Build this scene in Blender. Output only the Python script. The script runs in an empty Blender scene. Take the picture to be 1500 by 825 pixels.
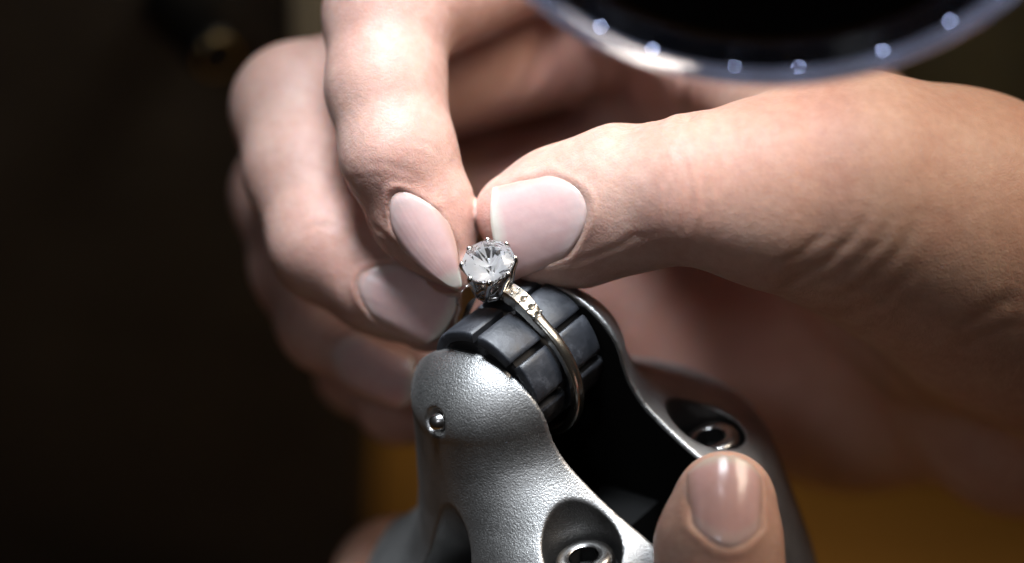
import bpy, math, random
import numpy as np
from mathutils import Matrix, Vector

random.seed(3); rng = np.random.default_rng(3)
scene = bpy.context.scene

# ------------------------------------------------------------------ frame of reference
# Design units are millimetres: x right, y up in the view, z towards the viewer, origin at the ring.
DIST, K = 400.0, 11.0
PITCH = math.radians(35)
UPV = np.array([0, math.sin(PITCH), math.cos(PITCH)])
BCK = np.array([0, -math.cos(PITCH), math.sin(PITCH)])
FOC = np.array([0, 0, 0.15])
RW = np.stack([np.array([1.0, 0, 0]), UPV, BCK])
def W(p):
    return FOC + 0.001 * (np.asarray(p, float) @ RW)
def P(px, py, z):
    s = (DIST - z) / DIST / K
    return np.array([(px - 750) * s, (412.5 - py) * s, z])
def DIRW(v):
    return np.asarray(v, float) @ RW
def norm(v):
    v = np.asarray(v, float); return v / np.linalg.norm(v)

# ------------------------------------------------------------------ camera
cam = bpy.data.cameras.new('camera'); camo = bpy.data.objects.new('camera', cam)
scene.collection.objects.link(camo); scene.camera = camo
camo.location = W((0, 0, DIST)); camo.rotation_euler = (math.pi / 2 - PITCH, 0, 0)
cam.sensor_width = 36; cam.lens = 36 * DIST / (1500 / K)
cam.clip_start = 0.01; cam.clip_end = 20
cam.dof.use_dof = True; cam.dof.focus_distance = (DIST - 8) / 1000; cam.dof.aperture_fstop = 6.0

# ------------------------------------------------------------------ world and lamps
wd = bpy.data.worlds.new('World'); scene.world = wd; wd.use_nodes = True
bg = wd.node_tree.nodes['Background']
bg.inputs[0].default_value = (1.0, 0.72, 0.5, 1); bg.inputs[1].default_value = 0.012

def area(name, pos, target, size, power, col, spread=180):
    l = bpy.data.lights.new(name, 'AREA'); l.shape = 'DISK'; l.size = size / 1000
    l.energy = power; l.color = col; l.spread = math.radians(spread)
    o = bpy.data.objects.new(name, l); scene.collection.objects.link(o)
    a, b = W(pos), W(target)
    o.location = a
    o.rotation_euler = Vector(b - a).to_track_quat('-Z', 'Y').to_euler()
    return o
area('bench_lamp_light', (-14, 152, 97), (-6, 1, 4), 86, 0.071, (0.85, 0.92, 1.0), 31)
area('cavity_fill_light', (15, 112, 112), (10, 26, -45), 30, 0.004, (0.95, 0.93, 1.0), 18)  # added fill that brightens the palm cavity, no known lamp there
area('room_lamp_light', (150, 178, 95), (45, 5, 0), 130, 0.10, (1.0, 0.85, 0.69), 70)
area('front_room_light', (-95, 45, 385), (-8, -6, 0), 64, 0.012, (0.88, 0.92, 1.0), 50)

scene.view_settings.view_transform = 'Standard'; scene.view_settings.look = 'None'
scene.view_settings.exposure = 0; scene.view_settings.gamma = 1
scene.view_settings.use_curve_mapping = False
cy = scene.cycles
cy.use_denoising = True; cy.max_bounces = 14; cy.transmission_bounces = 14; cy.glossy_bounces = 6
cy.diffuse_bounces = 4; cy.sample_clamp_indirect = 6; cy.caustics_refractive = True; cy.caustics_reflective = True
try: cy.denoiser = 'OPENIMAGEDENOISE'
except Exception: pass

# ------------------------------------------------------------------ material helpers
def mat(name):
    m = bpy.data.materials.new(name); m.use_nodes = True
    nt = m.node_tree; return m, nt, nt.nodes['Principled BSDF']
def node(nt, t, **kw):
    n = nt.nodes.new(t)
    for k, v in kw.items():
        if k.startswith('i_'):
            key = k[2:]; n.inputs[int(key) if key.isdigit() else key.replace('_', ' ')].default_value = v
        else: setattr(n, k, v)
    return n
def ramp(nt, stops):
    r = nt.nodes.new('ShaderNodeValToRGB'); e = r.color_ramp.elements
    e[0].position, e[0].color = stops[0][0], (*stops[0][1], 1)
    e[1].position, e[1].color = stops[-1][0], (*stops[-1][1], 1)
    for p, c in stops[1:-1]:
        x = e.new(p); x.color = (*c, 1)
    return r
def coords(nt): return node(nt, 'ShaderNodeTexCoord').outputs['Object']
def noise(nt, co, scale, detail=4, rough=0.55):
    n = node(nt, 'ShaderNodeTexNoise', i_Scale=scale, i_Detail=detail, i_Roughness=rough)
    nt.links.new(co, n.inputs['Vector']); return n
def bump(nt, h, strength, dist, prev=None):
    b = node(nt, 'ShaderNodeBump', i_Strength=strength, i_Distance=dist)
    nt.links.new(h, b.inputs['Height'])
    if prev is not None: nt.links.new(prev, b.inputs['Normal'])
    return b.outputs['Normal']

def skin_material(name):
    m, nt, b = mat(name); L = nt.links; co = coords(nt)
    att = node(nt, 'ShaderNodeAttribute', attribute_name='tint')
    n1 = noise(nt, co, 120, 5); n2 = noise(nt, co, 700, 4)
    r1 = ramp(nt, [(0.3, (0.92, 0.83, 0.81)), (0.7, (1.06, 1.08, 1.07))])
    L.new(n1.outputs['Fac'], r1.inputs[0])
    r2 = ramp(nt, [(0.3, (0.93, 0.89, 0.88)), (0.7, (1.05, 1.05, 1.05))])
    L.new(n2.outputs['Fac'], r2.inputs[0])
    mx = node(nt, 'ShaderNodeMix', data_type='RGBA', blend_type='MULTIPLY'); mx.inputs[0].default_value = 1
    L.new(att.outputs['Color'], mx.inputs[6]); L.new(r1.outputs[0], mx.inputs[7])
    my = node(nt, 'ShaderNodeMix', data_type='RGBA', blend_type='MULTIPLY'); my.inputs[0].default_value = 1
    L.new(mx.outputs[2], my.inputs[6]); L.new(r2.outputs[0], my.inputs[7])
    L.new(my.outputs[2], b.inputs['Base Color'])
    b.inputs['Subsurface Weight'].default_value = 0.45
    b.inputs['Subsurface Radius'].default_value = (1.0, 0.38, 0.2)
    b.inputs['Subsurface Scale'].default_value = 0.0022
    b.inputs['Roughness'].default_value = 0.5
    b.inputs['Specular IOR Level'].default_value = 0.28
    v = node(nt, 'ShaderNodeTexVoronoi', i_Scale=1700.0, feature='DISTANCE_TO_EDGE')
    wob = noise(nt, co, 600, 3)
    add = node(nt, 'ShaderNodeVectorMath', operation='MULTIPLY_ADD')
    L.new(wob.outputs['Color'], add.inputs[0]); add.inputs[1].default_value = (0.0012,) * 3; L.new(co, add.inputs[2])
    L.new(add.outputs[0], v.inputs['Vector'])
    rr = ramp(nt, [(0.0, (0, 0, 0)), (0.25, (1, 1, 1))]); L.new(v.outputs['Distance'], rr.inputs[0])
    nb = bump(nt, rr.outputs[0], 0.20, 0.00011)
    n3 = noise(nt, co, 900, 5, 0.65)
    nb = bump(nt, n3.outputs['Fac'], 0.28, 0.00022, nb)
    n4 = noise(nt, co, 220, 3)
    nb = bump(nt, n4.outputs['Fac'], 0.3, 0.0007, nb)
    L.new(nb, b.inputs['Normal'])
    rro = ramp(nt, [(0.3, (0.42,) * 3), (0.75, (0.6,) * 3)]); L.new(n3.outputs['Fac'], rro.inputs[0])
    L.new(rro.outputs[0], b.inputs['Roughness'])
    return m
def nail_material():
    m, nt, b = mat('nail'); L = nt.links; co = coords(nt)
    att = node(nt, 'ShaderNodeAttribute', attribute_name='tint')
    n1 = noise(nt, co, 400, 3)
    r1 = ramp(nt, [(0.3, (0.93, 0.91, 0.92)), (0.7, (1.04, 1.04, 1.04))]); L.new(n1.outputs['Fac'], r1.inputs[0])
    mx = node(nt, 'ShaderNodeMix', data_type='RGBA', blend_type='MULTIPLY'); mx.inputs[0].default_value = 1
    L.new(att.outputs['Color'], mx.inputs[6]); L.new(r1.outputs[0], mx.inputs[7])
    L.new(mx.outputs[2], b.inputs['Base Color'])
    b.inputs['Roughness'].default_value = 0.22
    b.inputs['Subsurface Weight'].default_value = 0.35
    b.inputs['Subsurface Radius'].default_value = (1, .45, .3); b.inputs['Subsurface Scale'].default_value = 0.0012
    b.inputs['Specular IOR Level'].default_value = 0.5
    nb = bump(nt, n1.outputs['Fac'], 0.15, 0.0003); L.new(nb, b.inputs['Normal'])
    return m
def cast_metal():
    m, nt, b = mat('cast_metal'); L = nt.links; co = coords(nt)
    b.inputs['Metallic'].default_value = 1
    n1 = noise(nt, co, 160, 6, 0.65)
    r = ramp(nt, [(0.3, (0.34, 0.336, 0.33)), (0.5, (0.42, 0.416, 0.41)), (0.7, (0.50, 0.496, 0.485))]); L.new(n1.outputs['Fac'], r.inputs[0])
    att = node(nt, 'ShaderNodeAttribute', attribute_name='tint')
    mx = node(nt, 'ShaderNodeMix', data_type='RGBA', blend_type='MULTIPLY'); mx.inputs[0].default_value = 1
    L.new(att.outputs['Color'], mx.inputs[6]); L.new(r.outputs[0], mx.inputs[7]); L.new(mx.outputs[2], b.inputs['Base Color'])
    n2 = noise(nt, co, 4100, 1.5, 0.5); n3 = noise(nt, co, 5200, 1)
    rr = ramp(nt, [(0.3, (0.40,) * 3), (0.7, (0.52,) * 3)]); L.new(n2.outputs['Fac'], rr.inputs[0])
    L.new(rr.outputs[0], b.inputs['Roughness'])
    nb = bump(nt, n2.outputs['Fac'], 0.55, 0.00011); nb = bump(nt, n3.outputs['Fac'], 0.3, 0.00006, nb)
    L.new(nb, b.inputs['Normal'])
    return m
def simple(name, col, rough=0.5, metal=0.0, nscale=0, nstr=0.2, ndist=0.0002, vary=0.0, spec=0.5):
    m, nt, b = mat(name); L = nt.links
    b.inputs['Base Color'].default_value = (*col, 1); b.inputs['Roughness'].default_value = rough
    b.inputs['Metallic'].default_value = metal; b.inputs['Specular IOR Level'].default_value = spec
    if nscale:
        co = coords(nt); n = noise(nt, co, nscale, 5)
        L.new(bump(nt, n.outputs['Fac'], nstr, ndist), b.inputs['Normal'])
        if vary:
            r = ramp(nt, [(0.3, tuple(c * (1 - vary) for c in col)), (0.7, tuple(min(1, c * (1 + vary)) for c in col))])
            L.new(n.outputs['Fac'], r.inputs[0]); L.new(r.outputs[0], b.inputs['Base Color'])
    return m
def glass(name, ior, rough=0.0, col=(1, 1, 1)):
    m, nt, b = mat(name)
    b.inputs['Base Color'].default_value = (*col, 1); b.inputs['Transmission Weight'].default_value = 1
    b.inputs['IOR'].default_value = ior; b.inputs['Roughness'].default_value = rough
    return m
def emitter(name, col, s):
    m, nt, b = mat(name)
    b.inputs['Base Color'].default_value = (*col, 1)
    b.inputs['Emission Color'].default_value = (*col, 1); b.inputs['Emission Strength'].default_value = s
    return m
def wood_material():
    m, nt, b = mat('bench_wood'); L = nt.links; co = coords(nt)
    mp = node(nt, 'ShaderNodeMapping'); mp.inputs['Scale'].default_value = (3, 30, 30); L.new(co, mp.inputs['Vector'])
    n = noise(nt, mp.outputs[0], 3, 6)
    r = ramp(nt, [(0.3, (0.34, 0.16, 0.026)), (0.7, (0.46, 0.225, 0.04))]); L.new(n.outputs['Fac'], r.inputs[0])
    L.new(r.outputs[0], b.inputs['Base Color']); b.inputs['Roughness'].default_value = 0.55
    return m

M_SKIN = skin_material('skin'); M_NAIL = nail_material(); M_CAST = cast_metal()
M_BLACK = simple('slot_shade_black', (0.004, 0.004, 0.004), 0.75, spec=0.12)  # near-black colour in place of the shade between the jaws
def rubber_material():
    m, nt, b = mat('black_rubber'); L = nt.links; co = coords(nt)
    n1 = noise(nt, co, 420, 6, 0.7); n2 = noise(nt, co, 1800, 3)
    r = ramp(nt, [(0.35, (0.016, 0.018, 0.022)), (0.56, (0.024, 0.026, 0.032)), (0.70, (0.060, 0.064, 0.075))]); L.new(n1.outputs['Fac'], r.inputs[0])
    L.new(r.outputs[0], b.inputs['Base Color'])
    rr = ramp(nt, [(0.3, (0.38,) * 3), (0.7, (0.66,) * 3)]); L.new(n1.outputs['Fac'], rr.inputs[0]); L.new(rr.outputs[0], b.inputs['Roughness'])
    nb = bump(nt, n1.outputs['Fac'], 0.35, 0.0003); nb = bump(nt, n2.outputs['Fac'], 0.2, 0.0001, nb); L.new(nb, b.inputs['Normal'])
    return m
M_RUBBER = rubber_material()
M_CORE = simple('dark_core', (0.012, 0.012, 0.014), 0.7, 0, 600, 0.2)
M_STEEL = simple('screw_steel', (0.42, 0.41, 0.40), 0.26, 1, 1200, 0.12, 0.0001, 0.1)
M_SOCKET = simple('socket_black', (0.01, 0.01, 0.01), 0.6)
M_GOLD = simple('white_gold', (0.66, 0.64, 0.58), 0.24, 1, 900, 0.2, 0.00015, 0.10)
M_PLAT = simple('platinum', (0.66, 0.65, 0.64), 0.18, 1, 1500, 0.3, 0.0002, 0.1)
def diamond_material():
    m, nt, b = mat('diamond'); L = nt.links; out = nt.nodes['Material Output']
    g = node(nt, 'ShaderNodeBsdfGlass', i_Color=(1, 1, 1, 1), i_IOR=1.72, i_Roughness=0.0)
    L.new(g.outputs[0], out.inputs['Surface'])
    return m
M_PAV = simple('diamond_sparkle_white', (0.97, 0.98, 1.0), 0.28, 0.45)  # white facets put in for the light a cut stone throws back
M_PAV2 = simple('diamond_sparkle_mirror', (0.97, 0.97, 1.0), 0.06, 1.0)
M_DIAM = diamond_material()
M_ACRYL = glass('clear_acrylic', 1.45, 0.06, (0.88, 0.90, 1.0))
_b = M_ACRYL.node_tree.nodes['Principled BSDF']; _b.inputs['Transmission Weight'].default_value = 0.9
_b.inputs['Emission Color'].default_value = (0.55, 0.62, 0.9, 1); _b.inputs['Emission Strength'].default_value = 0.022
M_LENS = simple('dark_lens', (0.004, 0.004, 0.005), 0.12, spec=0.2)
M_LED = emitter('led', (0.55, 0.66, 1.0), 40)
M_WOOD = wood_material()
M_PANEL = simple('dark_panel', (0.048, 0.040, 0.030), 0.65, 0, 40, 0.1, 0.001, 0.25)
M_KNOB = simple('black_knob', (0.006, 0.006, 0.006), 0.35)
M_BRASS = simple('brass', (0.55, 0.42, 0.16), 0.3, 1)
M_POST = simple('pale_post', (0.42, 0.38, 0.27), 0.6, 0, 40, 0.1, 0.001, 0.15)
M_GREEN = simple('green_glaze', (0.36, 0.46, 0.37), 0.25, 0, 30, 0.1, 0.001, 0.2)
M_WALL = simple('dark_wall', (0.035, 0.032, 0.030), 0.8, 0, 20, 0.1, 0.001, 0.2)

# ------------------------------------------------------------------ object helpers
def thing(name, label, cat, base, group=None):
    o = bpy.data.objects.new(name, None); scene.collection.objects.link(o)
    o.empty_display_size = 0.01
    o.location = W(base); o['label'] = label; o['category'] = cat
    if group: o['group'] = group
    return o
def root_loc(o):
    while o.parent: o = o.parent
    return np.array(o.location)
def meshobj(name, V, F, m, parent=None, smooth=True, world=False, origin=None):
    """V in design millimetres (or world metres), F list of polygons or an int array of quads."""
    V = np.asarray(V, float)
    if not world: V = W(V)
    o_loc = root_loc(parent) if parent else (np.asarray(origin, float) if origin is not None else V.mean(0))
    V = V - o_loc
    me = bpy.data.meshes.new(name)
    if isinstance(F, np.ndarray):
        n, k = F.shape
        me.vertices.add(len(V)); me.vertices.foreach_set('co', V.astype(np.float32).ravel())
        me.loops.add(n * k); me.loops.foreach_set('vertex_index', F.astype(np.int32).ravel())
        me.polygons.add(n); me.polygons.foreach_set('loop_start', np.arange(0, n * k, k, dtype=np.int32))
        me.update(calc_edges=True); me.validate()
    else:
        me.from_pydata(V.tolist(), [], [tuple(int(i) for i in f) for f in F]); me.update()
    if smooth: me.polygons.foreach_set('use_smooth', np.ones(len(me.polygons), bool))
    for mm in (m if isinstance(m, (list, tuple)) else [m]): me.materials.append(mm)
    o = bpy.data.objects.new(name, me); scene.collection.objects.link(o)
    if parent: o.parent = parent
    else: o.location = o_loc
    return o
def fix_normals(o):
    import bmesh
    bm = bmesh.new(); bm.from_mesh(o.data); bmesh.ops.recalc_face_normals(bm, faces=bm.faces); bm.to_mesh(o.data); bm.free()
def lathe(prof, n, c, ax, m, name, parent, smooth=True):
    """prof: list of (radius, height) along ax from c."""
    ax = norm(ax); e1 = norm(np.cross(ax, [0.31, 0.2, 0.93])); e2 = np.cross(ax, e1)
    V = []; F = []
    for r, h in prof:
        for i in range(n):
            a = 2 * math.pi * i / n
            V.append(c + ax * h + r * (math.cos(a) * e1 + math.sin(a) * e2))
    for j in range(len(prof) - 1):
        for i in range(n):
            i2 = (i + 1) % n
            F.append((j * n + i, j * n + i2, (j + 1) * n + i2, (j + 1) * n + i))
    if prof[0][0] > 1e-6: F.append(tuple(range(n))[::-1])
    if prof[-1][0] > 1e-6: F.append(tuple((len(prof) - 1) * n + i for i in range(n)))
    o = meshobj(name, V, F, m, parent, smooth); fix_normals(o)
    return o
def autosmooth(o, deg=35):
    import bmesh
    bm = bmesh.new(); bm.from_mesh(o.data)
    for e in bm.edges:
        if len(e.link_faces) == 2 and e.calc_face_angle(0) > math.radians(deg): e.smooth = False
    bm.to_mesh(o.data); bm.free()
def tube(pts, rad, m, name, parent, n=8, caps=True):
    pts = [np.asarray(p, float) for p in pts]; V = []; F = []
    rad = rad if hasattr(rad, '__len__') else [rad] * len(pts)
    up = None
    for i, p in enumerate(pts):
        t = norm(pts[min(i + 1, len(pts) - 1)] - pts[max(i - 1, 0)])
        if up is None: up = norm(np.cross(t, [0.3, 0.5, 0.81]))
        e1 = norm(up - t * np.dot(up, t)); e2 = np.cross(t, e1); up = e1
        for k in range(n):
            a = 2 * math.pi * k / n
            V.append(p + rad[i] * (math.cos(a) * e1 + math.sin(a) * e2))
    for i in range(len(pts) - 1):
        for k in range(n):
            k2 = (k + 1) % n
            F.append((i * n + k, i * n + k2, (i + 1) * n + k2, (i + 1) * n + k))
    if caps:
        F.append(tuple(range(n))[::-1]); F.append(tuple((len(pts) - 1) * n + k for k in range(n)))
    o = meshobj(name, V, F, m, parent); fix_normals(o); return o

# ------------------------------------------------------------------ implicit surfaces
def smin(a, b, k):
    h = np.clip(0.5 + 0.5 * (b - a) / k, 0, 1)
    return b + (a - b) * h - k * h * (1 - h)
def smax(a, b, k): return -smin(-a, -b, k)
def cone(p, a, b, ra, rb, fl=None):
    """tapered capsule; fl = (unit direction, factor): thinner by factor along the direction."""
    f = 1.0
    q = p - a; ba = b - a
    if fl is not None:
        n, f = fl
        q = q + np.outer(q @ n, n) * (1 / f - 1); ba = ba + n * (ba @ n) * (1 / f - 1)
    t = np.clip(q @ ba / (ba @ ba), 0, 1)
    return (np.linalg.norm(q - t[:, None] * ba, axis=1) - (ra + (rb - ra) * t)) * (f if f < 1 else 1)
def chain(p, joints, k, fl=None):
    d = None
    for (a, ra), (b, rb) in zip(joints[:-1], joints[1:]):
        c = cone(p, a, b, ra, rb, fl)
        d = c if d is None else smin(d, c, k)
    return d
def grad(f, p, e=0.05):
    g = np.empty_like(p)
    for i in range(3):
        o = np.zeros(3); o[i] = e
        g[:, i] = f(p + o) - f(p - o)
    return g / (2 * e)
def surface(f, lo, hi, h, B=8):
    """sparse sampling + surface nets -> vertices, quads"""
    lo = np.asarray(lo, float); hi = np.asarray(hi, float)
    nb = np.ceil((hi - lo) / (h * B)).astype(int)
    bs = h * B
    I = np.stack(np.meshgrid(*[np.arange(n) for n in nb], indexing='ij'), -1).reshape(-1, 3)
    dc = f(lo + (I + 0.5) * bs)
    D = np.repeat(np.repeat(np.repeat(dc.reshape(nb).astype(np.float32), B, 0), B, 1), B, 2)
    act = I[np.abs(dc) < bs * 1.15]
    l = np.stack(np.meshgrid(*[np.arange(B)] * 3, indexing='ij'), -1).reshape(-1, 3)
    for s in range(0, len(act), 1500):
        blk = act[s:s + 1500]
        idx = (blk[:, None, :] * B + l[None]).reshape(-1, 3)
        D[idx[:, 0], idx[:, 1], idx[:, 2]] = f(lo + idx * h)
    D[0] = D[-1] = 1; D[:, 0] = D[:, -1] = 1; D[:, :, 0] = D[:, :, -1] = 1
    S = D < 0
    cnt = np.zeros(np.array(S.shape) - 1, np.uint8)
    corners = [(i, j, k) for i in (0, 1) for j in (0, 1) for k in (0, 1)]
    nx, ny, nz = S.shape
    sl = lambda c: (slice(c[0], nx - 1 + c[0]), slice(c[1], ny - 1 + c[1]), slice(c[2], nz - 1 + c[2]))
    for c in corners: cnt += S[sl(c)]
    cells = np.argwhere((cnt > 0) & (cnt < 8))
    vid = np.full(cnt.shape, -1, np.int32); vid[cells[:, 0], cells[:, 1], cells[:, 2]] = np.arange(len(cells))
    acc = np.zeros((len(cells), 3)); num = np.zeros(len(cells))
    for a in corners:
        for ax in range(3):
            if a[ax]: continue
            b = list(a); b[ax] = 1
            da = D[cells[:, 0] + a[0], cells[:, 1] + a[1], cells[:, 2] + a[2]]
            db = D[cells[:, 0] + b[0], cells[:, 1] + b[1], cells[:, 2] + b[2]]
            x = (da < 0) != (db < 0)
            t = np.where(x, da / np.where(x, da - db, 1), 0)
            pt = np.tile(np.array(a, float), (len(cells), 1)); pt[:, ax] = t
            acc[x] += pt[x]; num[x] += 1
    V = lo + (cells + acc / num[:, None]) * h
    Q = []
    for ax in range(3):
        u, v = (ax + 1) % 3, (ax + 2) % 3
        s0 = [slice(None)] * 3; s1 = [slice(None)] * 3
        s0[ax] = slice(0, -1); s1[ax] = slice(1, None)
        ch = S[tuple(s0)] != S[tuple(s1)]
        e = np.argwhere(ch)
        e = e[(e[:, u] > 0) & (e[:, v] > 0)]
        e = e[(e[:, u] < vid.shape[u]) & (e[:, v] < vid.shape[v]) & (e[:, ax] < vid.shape[ax])]
        def g(du, dv):
            c = e.copy(); c[:, u] -= du; c[:, v] -= dv
            return vid[c[:, 0], c[:, 1], c[:, 2]]
        q = np.stack([g(1, 1), g(0, 1), g(0, 0), g(1, 0)], 1)
        inside = S[e[:, 0], e[:, 1], e[:, 2]]
        q[~inside] = q[~inside][:, ::-1]
        Q.append(q[(q >= 0).all(1)])
    Q = np.concatenate(Q)
    for _ in range(1):                       # settle the points on the surface
        d = f(V); g = grad(f, V); V = V - np.clip(d / np.maximum((g * g).sum(1), 0.2), -h, h)[:, None] * g
    return V, Q
def vnormals(V, Q):
    n = np.cross(V[Q[:, 2]] - V[Q[:, 0]], V[Q[:, 3]] - V[Q[:, 1]])
    N = np.zeros_like(V)
    for i in range(4): np.add.at(N, Q[:, i], n)
    return N / np.maximum(np.linalg.norm(N, axis=1), 1e-9)[:, None]
EYE = np.array([0, 0, DIST])
def hit(f, px, py, z0=70.0, z1=-120.0):
    """points where the sight lines through picture points meet a surface"""
    px = np.atleast_1d(np.asarray(px, float)); py = np.atleast_1d(np.asarray(py, float))
    q = np.stack([(px - 750) / K, (412.5 - py) / K, np.zeros(len(px))], 1)
    d = q - EYE; d /= np.linalg.norm(d, axis=1)[:, None]
    t = np.full(len(px), DIST - z0)
    for _ in range(140):
        p = EYE + d * t[:, None]; t = t + np.clip(f(p), -2, 4) * 0.7
    return EYE + d * t[:, None]
def settint(o, C):
    at = o.data.color_attributes.new('tint', 'FLOAT_COLOR', 'POINT')
    at.data.foreach_set('color', np.concatenate([C, np.ones((len(C), 1))], 1).astype(np.float32).ravel())

# ------------------------------------------------------------------ the setting
def boxmesh(lo, hi):
    (x0, y0, z0), (x1, y1, z1) = lo, hi
    V = [(x0, y0, z0), (x1, y0, z0), (x1, y1, z0), (x0, y1, z0), (x0, y0, z1), (x1, y0, z1), (x1, y1, z1), (x0, y1, z1)]
    F = [(3, 2, 1, 0), (4, 5, 6, 7), (0, 1, 5, 4), (1, 2, 6, 5), (2, 3, 7, 6), (3, 0, 4, 7)]
    return V, F
def addbox(name, lo, hi, m, parent=None, bev=0.0, origin=None):
    V, F = boxmesh(lo, hi)
    o = meshobj(name, V, F, m, parent, False, True, origin)
    if bev:
        b = o.modifiers.new('bevel', 'BEVEL'); b.width = bev; b.segments = 3
    return o
tb = addbox('tabletop', (-0.6, -0.15, -0.03), (0.6, 0.42, 0.0), M_WOOD, bev=0.004); tb['kind'] = 'structure'
wl = addbox('wall', (-0.8, 0.43, -0.4), (0.8, 0.46, 0.8), M_WALL); wl['kind'] = 'structure'

def hit_world_y(px, py, y):
    """world point on the vertical plane of the given depth, along a sight line"""
    e = W(EYE); d = W(P(px, py, 0)) - e
    return e + d * ((y - e[1]) / d[1])
# dark cabinet on the left with its knob
YC = 0.105
xe = hit_world_y(533, 660, YC)[0]
cab = thing('cabinet', 'dark cabinet standing behind the hands on the left', 'cabinet', (0, 0, 0)); cab.location = (xe - 0.15, YC + 0.05, 0)
addbox('panel', (xe - 0.30, YC, 0.001), (xe, YC + 0.10, 0.34), M_PANEL, cab, 0.002)
kp = hit_world_y(264, 16, YC)
def world_lathe(prof, n, c, ax, m, name, parent):
    return lathe(prof, n, ((np.asarray(c) - FOC) @ RW.T) * 1000, np.asarray(ax) @ RW.T, m, name, parent)
kax = norm((0.5, -1, 0.0))
kn = world_lathe([(6.0, -2), (6.0, 1), (4.6, 2), (4.6, 15), (4.2, 16.4), (3.0, 16.8), (0, 16.8)], 28, kp, kax, M_KNOB, 'knob', cab)
world_lathe([(3.3, 16.3), (3.75, 16.5), (3.7, 16.95), (3.3, 17.0), (3.1, 16.7)], 24, kp, kax, M_BRASS, 'knob_trim', kn)
# pale trim strip on the cabinet front
pp = hit_world_y(453, 20, YC - 0.004); pb = hit_world_y(453, 130, YC - 0.004)
addbox('trim_strip', (pp[0] - 0.0031, YC - 0.004, pb[2]), (pp[0] + 0.0031, YC - 0.0005, 0.335), M_POST, cab, 0.001)
# green glazed jar at the right
jp = hit_world_y(1440, 90, 0.22)
jar = thing('jar', 'dark green glazed jar behind the wrist at the upper right', 'jar', (0, 0, 0)); jar.location = (jp[0], 0.22, 0)
world_lathe([(0, 1), (24, 1), (27, 6), (28, 60), (26, 120), (20, 160), (12, 185), (11, 230), (13, 235), (13, 240), (0, 240)], 40, (jp[0], 0.22, 0), (0, 0, 1), M_GREEN, 'jar_body', jar)

# ------------------------------------------------------------------ ring holder
A = norm((.64, .50, -.585)); U = np.array((-.201, .842, .5)); U = norm(U - A * (U @ A)); S = np.cross(A, U)
C0 = P(757, 530, 1)
def H(a, s, u): return C0 + a * A + s * S + u * U
LOC = np.stack([A, S, U])
holder = thing('ring_holder', 'grey cast metal ring holder gripping a black rubber drum', 'ring holder', H(0, 0, -70))

PR = np.array([(6.4, 0.1), (0, 12.55), (-4, 12.6), (-6, 12.85), (-8, 13.7), (-10, 15.2), (-12.5, 17.8), (-14.7, 20.6), (-16.5, 23.6), (-18.2, 26.2), (-20, 28.2), (-22, 29.3), (-25, 29.9), (-40, 32), (-80, 34)])
uu = np.linspace(-80, 0, 801); rr_ = np.interp(uu, PR[::-1, 0], PR[::-1, 1])
ker = np.hanning(31); ker /= ker.sum()
rr_ = np.convolve(np.pad(rr_, 15, mode='edge'), ker, 'valid'); dr_ = np.gradient(rr_, uu)
def profile(u): return np.interp(u, uu, rr_), np.interp(u, uu, dr_)
UL = np.array((-80, -40, -34.5, -31.5, -29.5, -27.5, -25.5, -22, -17, -9, -4, 0, 5.)); RL = np.array((34, 31, 30, 28.5, 26.5, 23.5, 21, 18.8, 17.5, 16.2, 15.5, 15.1, 15.1))
u_f = np.linspace(-80, 5, 851); r_f = np.convolve(np.pad(np.interp(u_f, UL, RL), 15, mode='edge'), ker, 'valid'); UL, RL = u_f, r_f
BORES = [math.radians(x) for x in (53, -5, 127, -123)]
def rb_of(th): return 20.9 if th == BORES[1] else (23.4 if -1.2 < th < 0.5 else 22.9)
def bore_centre(th, du): return 0.6 - rb_of(th) * math.cos(th), rb_of(th) * math.sin(th)
def seat_u(th, rear):
    return -27.0 if -1.2 < th < 0.5 else (-22.6 if rear else -20.6)
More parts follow.
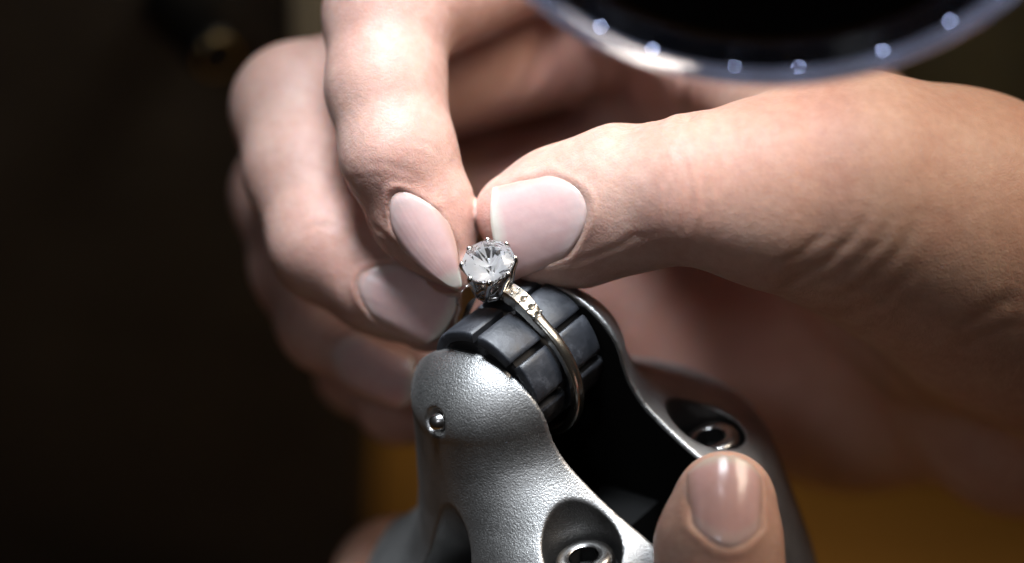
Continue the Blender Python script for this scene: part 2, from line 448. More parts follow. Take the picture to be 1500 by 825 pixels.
def make_jaw_sdf(rear):
    du = 3.0 if rear else 0.0
    def f(p):
        q = (p - C0) @ LOC.T
        a, s, u = q[:, 0] - 0.6, q[:, 1], q[:, 2] - du
        rho = np.hypot(a, s)
        ue = u + (1.9 * np.clip((-u - 3) / 8, 0, 1) if rear else 0)
        r, dr = profile(np.minimum(ue, -4))
        dot = -(a * .65 + s * .76) / np.maximum(rho, 1)
        w = np.clip((dot + .15) / 1.0, 0, 1); w = w * w * (3 - 2 * w)
        rl = np.interp(np.minimum(u, -4), UL, RL); r = r * (1 - w) + rl * w
        w2 = np.clip((-dot - .35) / .6, 0, 1) if rear else 0
        r = r + 1.5 * w2
        R0 = r
        d1 = (rho - r) / np.sqrt(1 + dr * dr)
        g = np.sqrt((rho / R0) ** 2 + (np.maximum(ue + 4, 0) / 10.8) ** 2)
        gl = np.sqrt((rho / R0 ** 2) ** 2 + (np.maximum(ue + 4, 0) / 116.6) ** 2) / np.maximum(g, 1e-6)
        d2 = (g - 1) / np.maximum(gl, 0.02)
        d = np.where(ue > -4, d2, d1)
        d = smax(d, -58 - u, 0.6)
        d = smax(d, (7.0 - a) if rear else (a + 7.0), 0.55)
        for th in BORES:
            ca, cs = -rb_of(th) * math.cos(th), rb_of(th) * math.sin(th)
            if (ca > 0) != rear: continue
            fl = seat_u(th, rear)
            rc = (4.4 if rear else 4.65) + (0.06 if rear else 0.11) * np.clip(u - fl, 0, 16)
            if th == BORES[1]: rc = 4.0 + 0.27 * (-13.5 - u)
            b = np.hypot(a - ca, s - cs) - rc
            b = smax(b * 0.96, fl - u, 0.5)
            d = smax(d, -b, 0.28)
        if not rear:
            b = np.linalg.norm(p - PIN, axis=1) - 1.95
            d = smax(d, -b, 0.3)
        return d
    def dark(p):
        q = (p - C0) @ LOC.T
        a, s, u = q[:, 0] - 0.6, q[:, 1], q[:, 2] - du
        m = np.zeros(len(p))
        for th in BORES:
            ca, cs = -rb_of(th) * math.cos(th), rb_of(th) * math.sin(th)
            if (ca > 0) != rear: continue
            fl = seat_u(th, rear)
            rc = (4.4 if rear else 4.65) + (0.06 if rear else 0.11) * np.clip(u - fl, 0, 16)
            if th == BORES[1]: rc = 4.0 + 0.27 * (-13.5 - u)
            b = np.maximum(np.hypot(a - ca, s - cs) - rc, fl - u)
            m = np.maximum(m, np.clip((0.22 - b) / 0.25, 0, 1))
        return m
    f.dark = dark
    return f
PIN = np.array((999., 999, 999))
PIN = hit(make_jaw_sdf(False), 636, 619)[0]
jaws = {}
for rear in (False, True):
    f = make_jaw_sdf(rear)
    cs = np.array([H(a, s, u) for a in ((7, 36) if rear else (-36, -6)) for s in (-36, 36) for u in (-48, 11)])
    V, Q = surface(lambda p: smax(f(p), -46 - (p - C0) @ U, 0.5), cs.min(0) - 1, cs.max(0) + 1, 0.38)
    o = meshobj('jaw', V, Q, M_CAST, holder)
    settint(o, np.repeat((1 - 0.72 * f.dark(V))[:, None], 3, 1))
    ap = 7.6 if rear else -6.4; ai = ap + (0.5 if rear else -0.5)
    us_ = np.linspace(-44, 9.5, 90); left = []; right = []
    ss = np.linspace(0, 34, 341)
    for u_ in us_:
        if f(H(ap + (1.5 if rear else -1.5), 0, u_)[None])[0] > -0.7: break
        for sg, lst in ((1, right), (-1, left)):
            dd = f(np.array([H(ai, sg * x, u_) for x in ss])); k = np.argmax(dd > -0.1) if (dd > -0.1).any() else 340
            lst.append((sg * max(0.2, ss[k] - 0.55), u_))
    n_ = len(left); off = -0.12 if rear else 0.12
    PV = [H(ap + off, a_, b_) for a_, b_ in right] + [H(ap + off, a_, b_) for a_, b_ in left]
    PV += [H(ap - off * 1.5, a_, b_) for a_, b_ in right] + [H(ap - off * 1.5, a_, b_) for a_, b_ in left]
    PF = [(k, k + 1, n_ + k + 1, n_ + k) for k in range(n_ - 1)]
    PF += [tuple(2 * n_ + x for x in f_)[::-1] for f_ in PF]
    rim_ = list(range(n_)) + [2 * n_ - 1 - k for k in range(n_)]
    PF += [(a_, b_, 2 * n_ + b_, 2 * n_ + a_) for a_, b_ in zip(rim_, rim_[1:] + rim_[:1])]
    pl_ = meshobj('slot_shade_plate', PV, PF, M_BLACK, o, False); fix_normals(pl_)  # added black sheet for the shaded inner face of the jaw
    o['label'] = 'rear jaw with the thumb on its flange' if rear else 'front jaw with a small round pin'
    jaws[rear] = o
    for th in BORES:
        a, s = bore_centre(th, 0)
        if (a > 0.6) != rear: continue
        u0 = seat_u(th, rear) + (3.0 if rear else 0)
        c = H(a, s, u0)
        sc_ = lathe([(0.1, 0.1), (3.9, 0.1), (3.95, 2.6), (3.75, 3.1), (3.35, 3.45), (2.9, 3.55), (2.3, 3.5), (2.0, 3.3), (1.95, 1.2), (0, 1.2)], 36, c, U, M_STEEL, 'screw', o)
        autosmooth(sc_, 30)
        ax = U; e1 = norm(np.cross(ax, [0.31, 0.2, 0.93])); e2 = np.cross(ax, e1)
        hexv = []; 
        for h_, rr0 in ((3.2, 1.93), (1.25, 1.93)):
            for i in range(6):
                t = 2 * math.pi * (i + 0.2) / 6
                hexv.append(c + ax * h_ + rr0 * (math.cos(t) * e1 + math.sin(t) * e2))
        meshobj('hex_socket', hexv, [(0, 1, 7, 6), (1, 2, 8, 7), (2, 3, 9, 8), (3, 4, 10, 9), (4, 5, 11, 10), (5, 0, 6, 11), tuple(range(6, 12))], M_SOCKET, sc_, False)
# pin in the front jaw
gp = grad(make_jaw_sdf(False), PIN[None] + np.array([[0, 0, 3.]]))[0]
pn = norm(-A * 0.8 - S * 0.55 + U * 0.15)
lathe([(1.25, -1.9), (1.28, -0.6), (1.2, 0.0), (0.98, 0.5), (0.6, 0.85), (0, 1.0)], 28, PIN - pn * 0.3, pn, M_STEEL, 'pin', jaws[False])
# core between the jaws, blackened for the shade in the slot
cv = [H(a, s, u) for u in (-46, -24) for a, s in ((-6.3, -13), (7.5, -13), (7.5, 13), (-6.3, 13))]
meshobj('core_block', cv, [(3, 2, 1, 0), (4, 5, 6, 7), (0, 1, 5, 4), (1, 2, 6, 5), (2, 3, 7, 6), (3, 0, 4, 7)], M_BLACK, holder, False)
stem = lathe([(27, -46.2), (27, -60), (15, -64), (14, -90), (15, -92)], 48, C0 + 0.6 * A, U, M_CAST, 'handle', holder); settint(stem, np.ones((len(stem.data.vertices), 3)))

# rubber drum: hub and blocks
drum = lathe([(0.1, -6.2), (7.2, -6.2), (7.6, -5.9), (7.6, 7.1), (7.2, 7.4), (0.1, 7.4)], 64, C0, A, M_CORE, 'drum', holder)
autosmooth(drum, 30)
def block(phi0, phi1, a0, a1, r0, r1):
    V = []; F = []; n = 7; b = 0.28
    cols = [(a0, r0), (a0, r1 - b), (a0 + b * .4, r1 - b * .35), (a0 + b, r1), (a1 - b, r1), (a1 - b * .4, r1 - b * .35), (a1, r1 - b), (a1, r0)]
    fr = [0, 0.004, 0.04] + list(np.linspace(0.12, 0.88, n)) + [0.96, 0.996, 1]
    m = len(cols)
    for i, t in enumerate(fr):
        e = min(i, len(fr) - 1 - i); dd = {0: 0.34, 1: 0.22, 2: 0.05}.get(e, 0)
        ph = phi0 + (phi1 - phi0) * t
        for j, (aa, r) in enumerate(cols):
            rr = r - (dd if r > r0 else 0)
            V.append(H(aa, rr * math.sin(ph), rr * math.cos(ph)))
    k = len(fr)
    for i in range(k - 1):
        for j in range(m):
            j2 = (j + 1) % m
            F.append((i * m + j, i * m + j2, (i + 1) * m + j2, (i + 1) * m + j))
    F.append(tuple(range(m))); F.append(tuple((k - 1) * m + j for j in range(m))[::-1])
    o = meshobj('rubber_block', V, F, M_RUBBER, drum); fix_normals(o); autosmooth(o, 40)
    return o
for i in range(8):
    p0 = math.radians(52 + 45 * i + 3.2); p1 = math.radians(52 + 45 * (i + 1) - 3.2)
    j = lambda s: random.uniform(-s, s)
    block(p0 + j(.015), p1 + j(.015), (-7.1 if math.cos((p0 + p1) / 2) > 0.55 else -6.3) + j(.1), -0.75 + j(.1), 7.4, 8.95 + j(.12))
    block(p0 + j(.015), p1 + j(.015), 0.75 + j(.1), 7.2 + j(.1), 7.4, 8.95 + j(.12))

# ------------------------------------------------------------------ ring
dl = math.radians(-6)
UR = math.cos(dl) * U + math.sin(dl) * S; SR = np.cross(A, UR)
CR = C0 - 0.55 * UR
RIN = 9.75
ring = thing('diamond_ring', 'white gold ring with a round diamond in a pronged setting, held on the drum', 'ring', CR - 11 * UR)
def RP(a, ang, r): return CR + a * A + r * (math.cos(ang) * UR + math.sin(ang) * SR)
g0 = math.radians(14)
V = []; F = []; NA = 120
sec = [(-.5, 0), (-.5, .45), (-.46, .75), (-.36, .93), (-.18, 1.0), (.18, 1.0), (.36, .93), (.46, .75), (.5, .45), (.5, 0), (.25, -.0), (-.25, -.0)]
for i in range(NA + 1):
    t = i / NA; ang = g0 + t * (2 * math.pi - 2 * g0)
    e = min(ang, 2 * math.pi - ang)
    sh = np.clip((math.radians(52) - e) / math.radians(38), 0, 1); sh = sh * sh * (3 - 2 * sh)
    wdt = 1.75 + 0.55 * sh; th = 1.15 + 0.55 * sh; lift = 1.35 * sh ** 1.6
    flat = sh > 0.35
    for (x, y) in sec:
        yy = y
        if flat and y > 0.4: yy = 1.0 if abs(x) < 0.47 else 0.8
        V.append(RP(x * wdt, ang, RIN + lift + yy * th))
m = len(sec)
for i in range(NA):
    for j in range(m):
        j2 = (j + 1) % m
        F.append((i * m + j, i * m + j2, (i + 1) * m + j2, (i + 1) * m + j))
F.append(tuple(range(m))); F.append(tuple(NA * m + j for j in range(m))[::-1])
band = meshobj('band', V, F, M_GOLD, ring); fix_normals(band); autosmooth(band, 45)

# head: gallery, prongs, diamond
hb = CR + 11.0 * UR
hd = norm((-.15, .80, .58)); dn = norm((-.14, .60, .79))
GC = hb + hd * 5.4                                    # girdle centre
GR = 3.45
def frame(n):
    e1 = norm(np.cross([0.0, 1, 0.2], n)); return e1, np.cross(n, e1)
def headpt(t, ang, r):
    c = hb + (GC - hb) * t; n = norm(UR * (1 - t) + dn * t); e1, e2 = frame(n)
    return c + r * (math.cos(ang) * e1 + math.sin(ang) * e2)
def loop(t, r, rad, name, parent, wave=0.0, m=M_PLAT):
    pts = [headpt(t + wave * math.cos(8 * a), a, r) for a in np.linspace(0, 2 * math.pi, 65)]
    return tube(pts, rad, m, name, parent, 8, False)
gal = loop(0.10, 2.0, 0.42, 'gallery', ring)
loop(0.46, 2.55, 0.30, 'gallery_rail', gal, 0.10)
loop(0.80, 2.80, 0.26, 'gallery_rail', gal, 0.05)
# lower cup of the gallery
pts = []; F = []
for i, (t, r) in enumerate(((0.0, 1.7), (0.1, 1.95), (0.28, 2.25), (0.30, 1.9), (0.05, 1.4))):
    for k in range(48): pts.append(headpt(t + (0.06 * math.cos(16 * math.pi * k / 48) if i in (2, 3) else 0), 2 * math.pi * k / 48, r))
for i in range(4):
    for k in range(48): F.append((i * 48 + k, i * 48 + (k + 1) % 48, (i + 1) * 48 + (k + 1) % 48, (i + 1) * 48 + k))
cup = meshobj('cup', pts, F, M_PLAT, gal); fix_normals(cup)
for i in range(8):
    a = 2 * math.pi * (i + 0.25) / 8
    p = [headpt(0.05, a, 2.05), headpt(0.35, a, 2.5), headpt(0.7, a, 2.95), headpt(0.9, a, 3.42), headpt(0.98, a, 3.5), headpt(1.03, a, 3.42), headpt(1.05, a, 3.3)]
    tube(p, [0.34, 0.38, 0.42, 0.46, 0.44, 0.36, 0.2], M_PLAT, 'prong', ring, 10)
    b = a + math.pi / 8
    p = [headpt(0.28, b, 2.3), headpt(0.5, b - 0.16, 2.6), headpt(0.72, b, 2.8), headpt(0.5, b + 0.16, 2.6), headpt(0.28, b, 2.3)]
    tube(p, 0.13, M_PLAT, 'scroll', gal, 6, False)
# brilliant cut stone
e1, e2 = frame(dn)
def gp_(r, h, deg):
    a = math.radians(deg); return GC + dn * h + r * (math.cos(a) * e1 + math.sin(a) * e2)
V = []; F = []
tab = [len(V) + i for i in range(8)]; V += [gp_(.56 * GR, .34 * GR, 45 * i) for i in range(8)]
st = [len(V) + i for i in range(8)]; V += [gp_(.78 * GR, .215 * GR, 45 * i + 22.5) for i in range(8)]
gt = [len(V) + i for i in range(16)]; V += [gp_(GR, .035 * GR, 22.5 * i) for i in range(16)]
gb = [len(V) + i for i in range(16)]; V += [gp_(GR, -.035 * GR, 22.5 * i) for i in range(16)]
pm = [len(V) + i for i in range(8)]; V += [gp_(.24 * GR, -.69 * GR, 45 * i + 22.5) for i in range(8)]
cu = len(V); V.append(gp_(0, -.88 * GR, 0))
F.append(tuple(tab))
for i in range(8):
    i1 = (i + 1) % 8; g = lambda k: k % 16
    F.append((tab[i], st[i], tab[i1]))
    F += [(tab[i], st[i - 1], gt[2 * i]), (tab[i], gt[2 * i], st[i])]
    F += [(st[i], gt[2 * i], gt[2 * i + 1]), (st[i], gt[2 * i + 1], gt[g(2 * i + 2)])]
    F += [(gb[2 * i], gb[2 * i + 1], pm[i]), (gb[2 * i + 1], gb[g(2 * i + 2)], pm[i])]
    F += [(cu, pm[i - 1], gb[2 * i]), (cu, gb[2 * i], pm[i])]
for k in range(16): F.append((gt[k], gt[(k + 1) % 16], gb[(k + 1) % 16], gb[k]))
stone = meshobj('diamond', V, F, [M_DIAM, M_PAV, M_PAV2], ring, False); fix_normals(stone)
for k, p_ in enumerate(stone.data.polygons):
    if min(p_.vertices) >= 32: p_.material_index = 2 if random.random() < 0.32 else 1  # sparkle contrast set by facet material
# small stones set in the shoulders
for sgn in (1, -1):
    for ad in (19, 25.5, 32, 38):
        sh = np.clip((52 - ad) / 38, 0, 1); sh = sh * sh * (3 - 2 * sh)
        c = RP(0, sgn * math.radians(ad), RIN + 1.35 * sh ** 1.6 + 1.15 + .55 * sh + 0.03)
        n = norm(c - CR)
        lathe([(0.0, -0.25), (0.55, 0.0), (0.5, 0.1), (0.28, 0.22), (0, 0.22)], 8, c, n, M_DIAM, 'accent_stone', band, False)
        for q in (-1, 1):
            lathe([(0.2, -0.2), (0.2, 0.1), (0.12, 0.2), (0, 0.22)], 8, c + A * q * 0.72, n, M_PLAT, 'grain', band)

# ------------------------------------------------------------------ hands
def nails_for(f, specs, hand, V, N):
    """build the nails on a finger surface and press their beds into the skin"""
    out = []
    for sp in specs:
        c0, c1 = np.asarray(sp['base'], float), np.asarray(sp['tip'], float)
        nrm = norm(sp['n']); ld = c1 - c0; ld = ld - nrm * (ld @ nrm); Ln = np.linalg.norm(ld); ld /= Ln
        wd_ = np.cross(nrm, ld); Wd = sp['w'] / 2
        us, vs = np.meshgrid(np.linspace(0.0, 0.72, 9), np.linspace(-0.75, 0.75, 9)); us = us.ravel(); vs = vs.ravel()
        o = c0 + np.outer(us * Ln, ld) + np.outer(vs * Wd, wd_) + nrm * 9
        t = np.zeros(len(o))
        for _ in range(90): t += np.clip(sp['f'](o - t[:, None] * nrm), -1, 2) * 0.8
        hgt = 9 - t; ok = (np.abs(hgt) < 8)
        Bm = np.stack([np.ones_like(us), us, vs, us ** 2, us * vs, vs ** 2], 1)
        cf, *_ = np.linalg.lstsq(Bm[ok], hgt[ok], rcond=None)
        cf[3] = min(cf[3], 0) * 0.6; cf[5] = cf[5] * sp.get('curve', 1.0)
        hf = lambda u, v: cf[0] + cf[1] * u + cf[2] * v + cf[3] * u * u + cf[4] * u * v + cf[5] * v * v
        NU, NV = 34, 47; rid = np.convolve(rng.normal(0, 0.008, NV + 2), np.ones(3) / 3, 'valid'); tpw = sp.get('tpow', 1.0); tip = sp.get('tipround', 0.12); cut = sp.get('cut', 0.22); tap = sp.get('taper', 0.05)
        G = []; C = []
        for i in range(NU):
            t_ = i / (NU - 1)
            for j in range(NV):
                v = -1 + 2 * j / (NV - 1)
                u0 = cut * v * v; u1 = 1 - tip * abs(v) ** 2.2
                u = u0 + (u1 - u0) * t_
                w = v * (1 - tap * t_ ** tpw - 0.05 * (1 - t_) ** 2)
                h = hf(u, w) + 0.12 - 0.34 * max(0, (abs(v) - 0.75) / 0.25) ** 2 * (1 - 0.7 * t_) - 0.36 * max(0, (0.10 - t_) / 0.10) ** 2 + rid[j]
                G.append(c0 + ld * u * Ln + wd_ * w * Wd + nrm * h)
                body = np.array(sp.get('col', (0.60, 0.395, 0.375))); lun = np.array((0.58, 0.45, 0.42)); white = np.array(sp.get('white', (0.62, 0.56, 0.49)))
                k1 = np.clip((0.22 - t_ + 0.1 * v * v) / 0.1, 0, 1) * 0.6
                k2 = np.clip((t_ - sp.get('free', 0.88) + 0.05 * (1 - v * v)) / 0.09, 0, 1)
                cc = body * (1 - k1) + lun * k1; cc = cc * (1 - k2) + white * k2
                k3 = max(np.clip((abs(v) - 0.78) / 0.2, 0, 1) * (1 - k2), np.clip((0.07 - t_) / 0.06, 0, 1)); C.append(cc * (1 - 0.8 * k3) + np.array((0.47, 0.29, 0.23)) * 0.8 * k3)
        G = np.array(G); C = np.array(C); n0 = len(G)
        F = [(i * NV + j, (i + 1) * NV + j, (i + 1) * NV + j + 1, i * NV + j + 1) for i in range(NU - 1) for j in range(NV - 1)]
        G2 = G - nrm * 0.38
        F += [tuple(n0 + x for x in f_)[::-1] for f_ in F]
        edge = [j for j in range(NV)] + [i * NV + NV - 1 for i in range(1, NU)] + [(NU - 1) * NV + j for j in range(NV - 2, -1, -1)] + [i * NV for i in range(NU - 2, 0, -1)]
        for a, b in zip(edge, edge[1:] + edge[:1]): F.append((a, b, n0 + b, n0 + a))
        out.append((np.concatenate([G, G2]), F, np.concatenate([C, C])))
        # press the bed
        q = V - c0; u = q @ ld / Ln; v = q @ wd_ / Wd; h = q @ nrm
        near = (u > -0.35) & (u < 1.15) & (np.abs(v) < 1.6) & (h > hf(np.clip(u, 0, 1), np.clip(v, -1, 1)) - 4) & (N @ nrm > -0.1)
        uu_, vv_, hh = u[near], v[near], h[near]
        av = np.abs(vv_) / (1 - tap * np.clip(uu_, 0, 1) ** tpw)
        du = np.minimum(uu_ - cut * np.clip(av, 0, 1) ** 2, 9) * Ln        # mm from the cuticle
        dv = (1 - av) * Wd                                                    # mm from the side
        ins = np.minimum(du, dv); ins = np.where((du < 0) & (dv < 0), -np.hypot(du, dv), ins)
        tgt = hf(uu_, vv_) - 0.25
        kk = np.clip((ins - 0.15) / 0.5, 0, 1); kk = kk * kk * (3 - 2 * kk)
        newh = np.where(hh > tgt, hh + (tgt - hh) * kk, hh)
        endf = np.clip((1.05 - uu_) / 0.25, 0, 1)
        newh += 0.24 * np.exp(-((ins + 0.55) / 0.6) ** 2) * endf * (1 - kk)
        V[near] += np.outer(newh - hh, nrm)
    return out

def crease(f, V, N, pts, depth, width, fold=0.35):
    px = []; 
    for (x0, y0), (x1, y1) in zip(pts[:-1], pts[1:]):
        n = max(2, int(math.hypot(x1 - x0, y1 - y0) / 4))
        for i in range(n): px.append((x0 + (x1 - x0) * i / n, y0 + (y1 - y0) * i / n))
    px.append(pts[-1]); px = np.array(px)
    jit = np.convolve(rng.normal(0, 2.2, len(px) + 4), np.ones(5) / 5, 'valid')
    c = hit(f, px[:, 0] + jit, px[:, 1] + jit)
    fade = np.minimum(1, np.minimum(np.arange(len(c)), np.arange(len(c))[::-1]) / max(3, len(c) * 0.28))
    lo, hi = c.min(0) - 4 * width - 1, c.max(0) + 4 * width + 1
    idx = np.where(((V > lo) & (V < hi)).all(1))[0]
    if not len(idx): return
    for s in range(0, len(idx), 4000):
        ii = idx[s:s + 4000]
        d2 = ((V[ii][:, None, :] - c[None]) ** 2).sum(2); k = d2.argmin(1); d = np.sqrt(d2[np.arange(len(ii)), k])
        amt = fade[k] * (-depth * np.exp(-(d / width) ** 2) + depth * fold * np.exp(-((d - 2.0 * width) / (1.1 * width)) ** 2))
        V[ii] += N[ii] * amt[:, None]

def J(px, py, z, r): return (P(px, py, z), r)
TH_N = norm((0.10, 0.25, 0.96))            # the thumb nail looks at the viewer
def hand1_fingers(p):
    idx = chain(p, [J(800, -95, -52, 10.5), J(570, 22, -8, 8.6), J(565, 128, -3, 7.7), J(584, 226, 0, 7.35), J(620, 314, -1, 6.7), J(656, 384, -1, 4.3)], 2.6)
    mid = chain(p, [J(830, 50, -68, 10.5), J(436, 160, -27, 9.1), J(448, 250, -20, 8.3), J(482, 356, -14, 7.9), J(560, 412, -11, 7.1), J(628, 458, -9, 5.4)], 2.6)
    rg = chain(p, [J(900, 240, -94, 10), J(430, 285, -52, 8.9), J(450, 390, -42, 8.0), J(484, 468, -34, 7.4), J(560, 514, -29, 6.7), J(622, 534, -26, 5.3)], 2.6)
    pk = chain(p, [J(930, 430, -95, 9), J(520, 470, -68, 7.6), J(530, 540, -56, 6.7), J(585, 586, -46, 6.2), J(640, 602, -40, 5.0)], 2.4)
    return idx, mid, rg, pk
def thumb1(p):
    fl = (TH_N, 0.86)
    a = chain(p, [J(1250, 283, 2, 16.0), J(1125, 280, 7, 12.0), J(1015, 270, 9, 7.6), J(900, 270, 4, 6.9), J(815, 292, 1.5, 6.2), J(752, 312, 0, 5.2)], 3.5, fl)
    b = chain(p, [J(1120, 285, 6, 11.0), J(1015, 286, 8, 7.8), J(920, 308, 4, 7.6), J(840, 342, 1, 6.6), J(788, 358, 0, 5.0)], 3.5, fl)
    return smin(a, b, 3.2)
def hand1(p):
    i_, m_, r_, k_ = hand1_fingers(p)
    F = np.minimum(np.minimum(i_, m_), np.minimum(r_, k_))
    palm = chain(p, [J(1250, 285, 2, 16.0), J(1400, 337, -6, 17.4), J(1500, 402, -14, 18.6), J(1800, 540, -30, 25), J(2150, 640, -40, 28)], 8)
    palm = smin(palm, chain(p, [J(1380, 400, -30, 17), J(1120, 120, -60, 14), J(830, -90, -62, 11)], 8), 9)
    palm = smin(palm, chain(p, [J(1400, 420, -35, 16), J(1130, 220, -88, 12), J(860, 60, -86, 10)], 8), 8)
    palm = smin(palm, chain(p, [J(1420, 480, -45, 15), J(1150, 330, -102, 12), J(920, 250, -100, 10)], 8), 8)
    palm = smin(palm, chain(p, [J(1500, 560, -48, 16), J(1250, 565, -78, 15), J(1050, 553, -90, 14), J(930, 440, -98, 9)], 8), 8)
    palm = smin(palm, chain(p, [J(1500, 600, -42, 15.6), J(1800, 600, -40, 24)], 8), 8)
    web = chain(p, [J(1170, 190, -6, 7.5), J(1050, 90, -30, 7.5), J(900, -40, -52, 8)], 4)
    palm = smin(palm, web, 7)
    t = thumb1(p)
    return np.minimum(smin(F, palm, 5), smin(palm, t, 3.0))
def near_tint(V, base, spots):
    C = np.tile(np.array(base), (len(V), 1))
    for c, rad, col, k in spots:
        w = k * np.exp(-((V - c) ** 2).sum(1) / rad ** 2)[:, None]
        C = C * (1 - w) + np.array(col) * w
    return C

SKIN = (0.47, 0.296, 0.25); RED = (0.48, 0.24, 0.195); PALE = (0.52, 0.37, 0.31); TAN = (0.46, 0.288, 0.21)
lo = np.array([-56, -50, -128]); hi = np.array([122, 72, 30])
V, Q = surface(hand1, lo, hi, 0.45)
N = vnormals(V, Q)
for pts, dep, wid in [
    ([(988, 205), (1008, 255), (1012, 310), (996, 352)], 0.16, 0.5), ([(1012, 200), (1032, 250), (1036, 310), (1018, 360)], 0.14, 0.5),
    ([(965, 240), (978, 280), (972, 330)], 0.10, 0.4), ([(1040, 215), (1055, 260), (1056, 320)], 0.12, 0.5),
    ([(1175, 430), (1240, 400), (1290, 350), (1315, 290)], 0.17, 0.8), ([(1195, 455), (1265, 420), (1320, 365), (1345, 300)], 0.19, 0.8),
    ([(1140, 425), (1210, 385), (1260, 335), (1285, 290)], 0.26, 0.7), ([(1235, 470), (1300, 440), (1350, 380)], 0.2, 0.8), ([(1110, 405), (1170, 372), (1225, 325)], 0.16, 0.6),
    ([(1400, 485), (1450, 455), (1499, 425)], 0.28, 1.2), ([(1390, 520), (1450, 490), (1499, 468)], 0.25, 1.2),
    ([(520, 246), (560, 240), (596, 250), (625, 268)], 0.09, 0.45), ([(512, 262), (545, 257), (570, 262)], 0.05, 0.4), ([(600, 205), (632, 214), (655, 235)], 0.10, 0.4),
    ([(535, 322), (565, 345), (600, 375)], 0.22, 0.5), ([(520, 335), (550, 360), (580, 385)], 0.14, 0.4), ([(430, 345), (460, 330), (500, 330)], 0.12, 0.5),
    ([(918, 80), (916, 140), (922, 195)], 2.6, 1.3), ([(1005, 90), (1008, 140), (1004, 185)], 2.0, 1.1), ([(960, 85), (966, 140), (975, 185)], 1.0, 0.9),
    ([(800, 60), (790, 100), (760, 150)], 0.6, 1.2), ([(850, 90), (840, 130), (800, 180)], 0.5, 1.4),
    ([(780, 405), (860, 380), (930, 350), (985, 335)], 0.16, 0.45),
]:
    crease(hand1, V, N, pts, dep * 0.6, wid)
specs = [
    dict(f=thumb1, base=P(862, 302, 10), tip=P(723, 338, 7), n=(0.06, 0.20, 0.98), w=11.4, curve=1.0, tipround=0.10, cut=0.30, taper=-0.06, free=0.90),
    dict(f=lambda p: hand1_fingers(p)[0], base=hit(lambda p: hand1_fingers(p)[0], 577, 280)[0], tip=P(667, 425, 4.5), n=norm((-0.36, -0.18, 0.92)), w=7.4, curve=1.1, tipround=0.10, cut=0.32, taper=0.74, tpow=2.0, free=0.86),
    dict(f=lambda p: hand1_fingers(p)[1], base=P(528, 410, -5), tip=P(662, 470, -4), n=norm((-0.32, 0.10, 0.94)), w=9.0, curve=1.0, tipround=0.14, cut=0.28, taper=0.06, free=0.93),
    dict(f=lambda p: hand1_fingers(p)[2], base=P(478, 515, -24), tip=P(618, 566, -22), n=norm((-0.34, -0.25, 0.90)), w=9.0, curve=1.0, tipround=0.16, cut=0.26, taper=0.08, free=0.92),
]
NL = nails_for(hand1, specs, None, V, N)
C = near_tint(V, SKIN, [
    (P(1300, 250, 15), 30, TAN, 0.75), (P(1500, 350, 5), 40, TAN, 0.8), (P(1400, 650, -40), 40, TAN, 0.6),
    (P(700, 330, 5), 6, (0.54, 0.30, 0.26), 0.6), (P(640, 360, 5), 9, (0.55, 0.34, 0.28), 0.5),
    (P(540, 300, 8), 7, RED, 0.45), (P(1010, 270, 18), 9, RED, 0.35), (P(900, 230, 14), 9, PALE, 0.4), (P(1190, 170, 15), 9, RED, 0.45),
    (P(560, 120, 6), 12, PALE, 0.4), (P(430, 180, -18), 14, PALE, 0.4), (P(520, 350, -6), 8, RED, 0.3),
    (P(900, 130, -50), 22, RED, 0.4),
])
hand_a = meshobj('hand', V, Q, M_SKIN, None)
hand_a['label'] = 'hand pinching the diamond ring between thumb and forefinger'; hand_a['category'] = 'hand'
settint(hand_a, C)
for G, F, CC in NL:
    o = meshobj('fingernail', G, F, M_NAIL, hand_a); fix_normals(o); settint(o, CC)

T2N = norm((-0.10, 0.12, 0.98))
def hand2(p):
    th = chain(p, [J(1062, 735, 15, 6.5), J(1053, 800, 17, 7.5), J(1056, 900, 17, 8.1), J(1065, 990, 12, 9.2), J(1080, 1200, -14, 12), J(1000, 1400, -40, 18)], 3, (T2N, 0.86))
    fi = chain(p, [J(700, 890, -60, 6.5), J(584, 856, -46, 9.2), J(545, 980, -38, 9.8), J(600, 1180, -38, 10), J(800, 1400, -46, 14)], 4)
    f2 = chain(p, [J(720, 1050, -54, 6.5), J(606, 1060, -36, 8.6), J(560, 1160, -32, 9.4), J(640, 1320, -40, 10), J(820, 1450, -46, 14)], 4)
    pa = chain(p, [J(1000, 1400, -40, 18), J(800, 1420, -48, 16), J(900, 1650, -50, 25), J(960, 1900, -50, 24)], 10)
    return smin(np.minimum(th, np.minimum(fi, f2)), pa, 6)
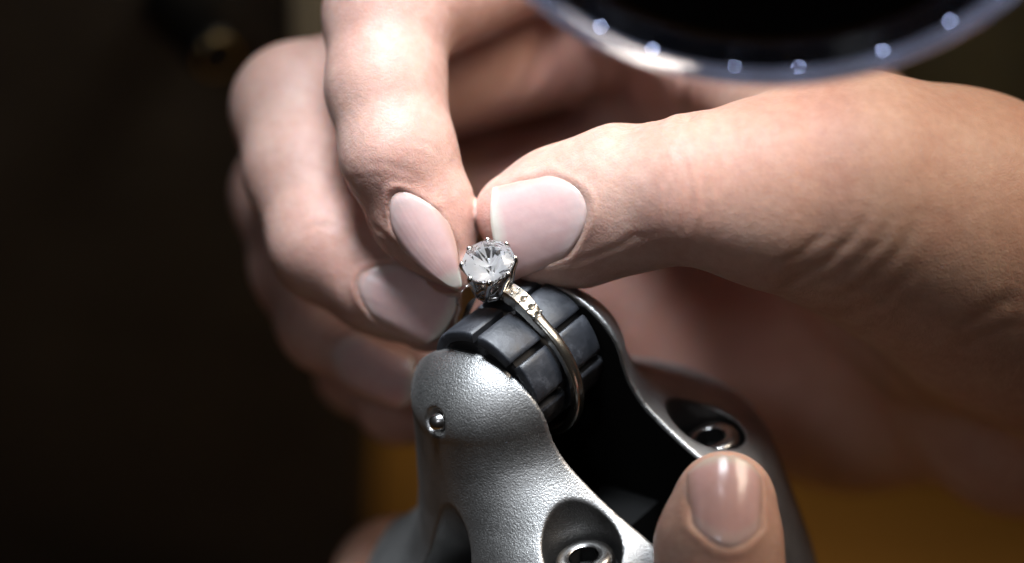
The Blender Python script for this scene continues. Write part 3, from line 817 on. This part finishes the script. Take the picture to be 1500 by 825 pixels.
V, Q = surface(hand2, (-40, -150, -95), (62, -18, 34), 0.5)
N = vnormals(V, Q)
specs = [dict(f=hand2, base=P(1066, 806, 24), tip=P(1068, 664, 21), n=norm((0.14, 0.16, 0.97)), w=9.6, curve=1.35, tipround=0.2, cut=0.26, taper=0.04, free=0.93,
              col=(0.60, 0.37, 0.345), white=(0.58, 0.50, 0.42))]
NL = nails_for(hand2, specs, None, V, N)
C = near_tint(V, (0.50, 0.315, 0.245), [(P(1000, 780, 8), 8, RED, 0.3), (P(1130, 780, 8), 8, RED, 0.3)])
hand_b = meshobj('hand', V, Q, M_SKIN, None)
hand_b['label'] = 'hand gripping the metal ring holder from below with its thumb up'; hand_b['category'] = 'hand'
settint(hand_b, C)
for G, F, CC in NL:
    o = meshobj('fingernail', G, F, M_NAIL, hand_b); fix_normals(o); settint(o, CC)

# ------------------------------------------------------------------ magnifier with its ring of lamps
MZ = 70.0
mn = norm((-0.04, -0.66, 0.75))
mc = P(1138, -284, MZ)
MR = 37.6
mag = thing('magnifier', 'round magnifier with a clear rim of small blue-white lamps, black inside', 'magnifier', mc)
lathe([(MR - 2.3, -3.2), (MR - 0.5, -3.2), (MR, -2.6), (MR, 1.6), (MR - 0.8, 2.4), (MR - 2.0, 2.4), (MR - 2.3, 1.8), (MR - 2.3, -3.2)], 128, mc, mn, M_ACRYL, 'rim', mag)
lathe([(0, 0.5), (MR - 8, 0.5), (MR - 2.5, 1.2), (MR - 2.5, -2), (MR - 8, -3), (0, -3)], 96, mc, mn, M_LENS, 'lens_housing', mag)
e1, e2 = frame(mn)
for i in range(26):
    a = 2 * math.pi * (i + random.uniform(-.16, .16)) / 26
    c = mc + (MR - 2.0) * (math.cos(a) * e1 + math.sin(a) * e2)
    q_ = random.uniform(0.3, 0.62)
    lathe([(0.0, 0.0), (0.4 * q_, 0.05), (0.6 * q_, 0.25), (0.6 * q_, 0.45), (0.4 * q_, 0.65), (0, 0.7)], 12, c, mn, M_LED, 'lamp', mag)
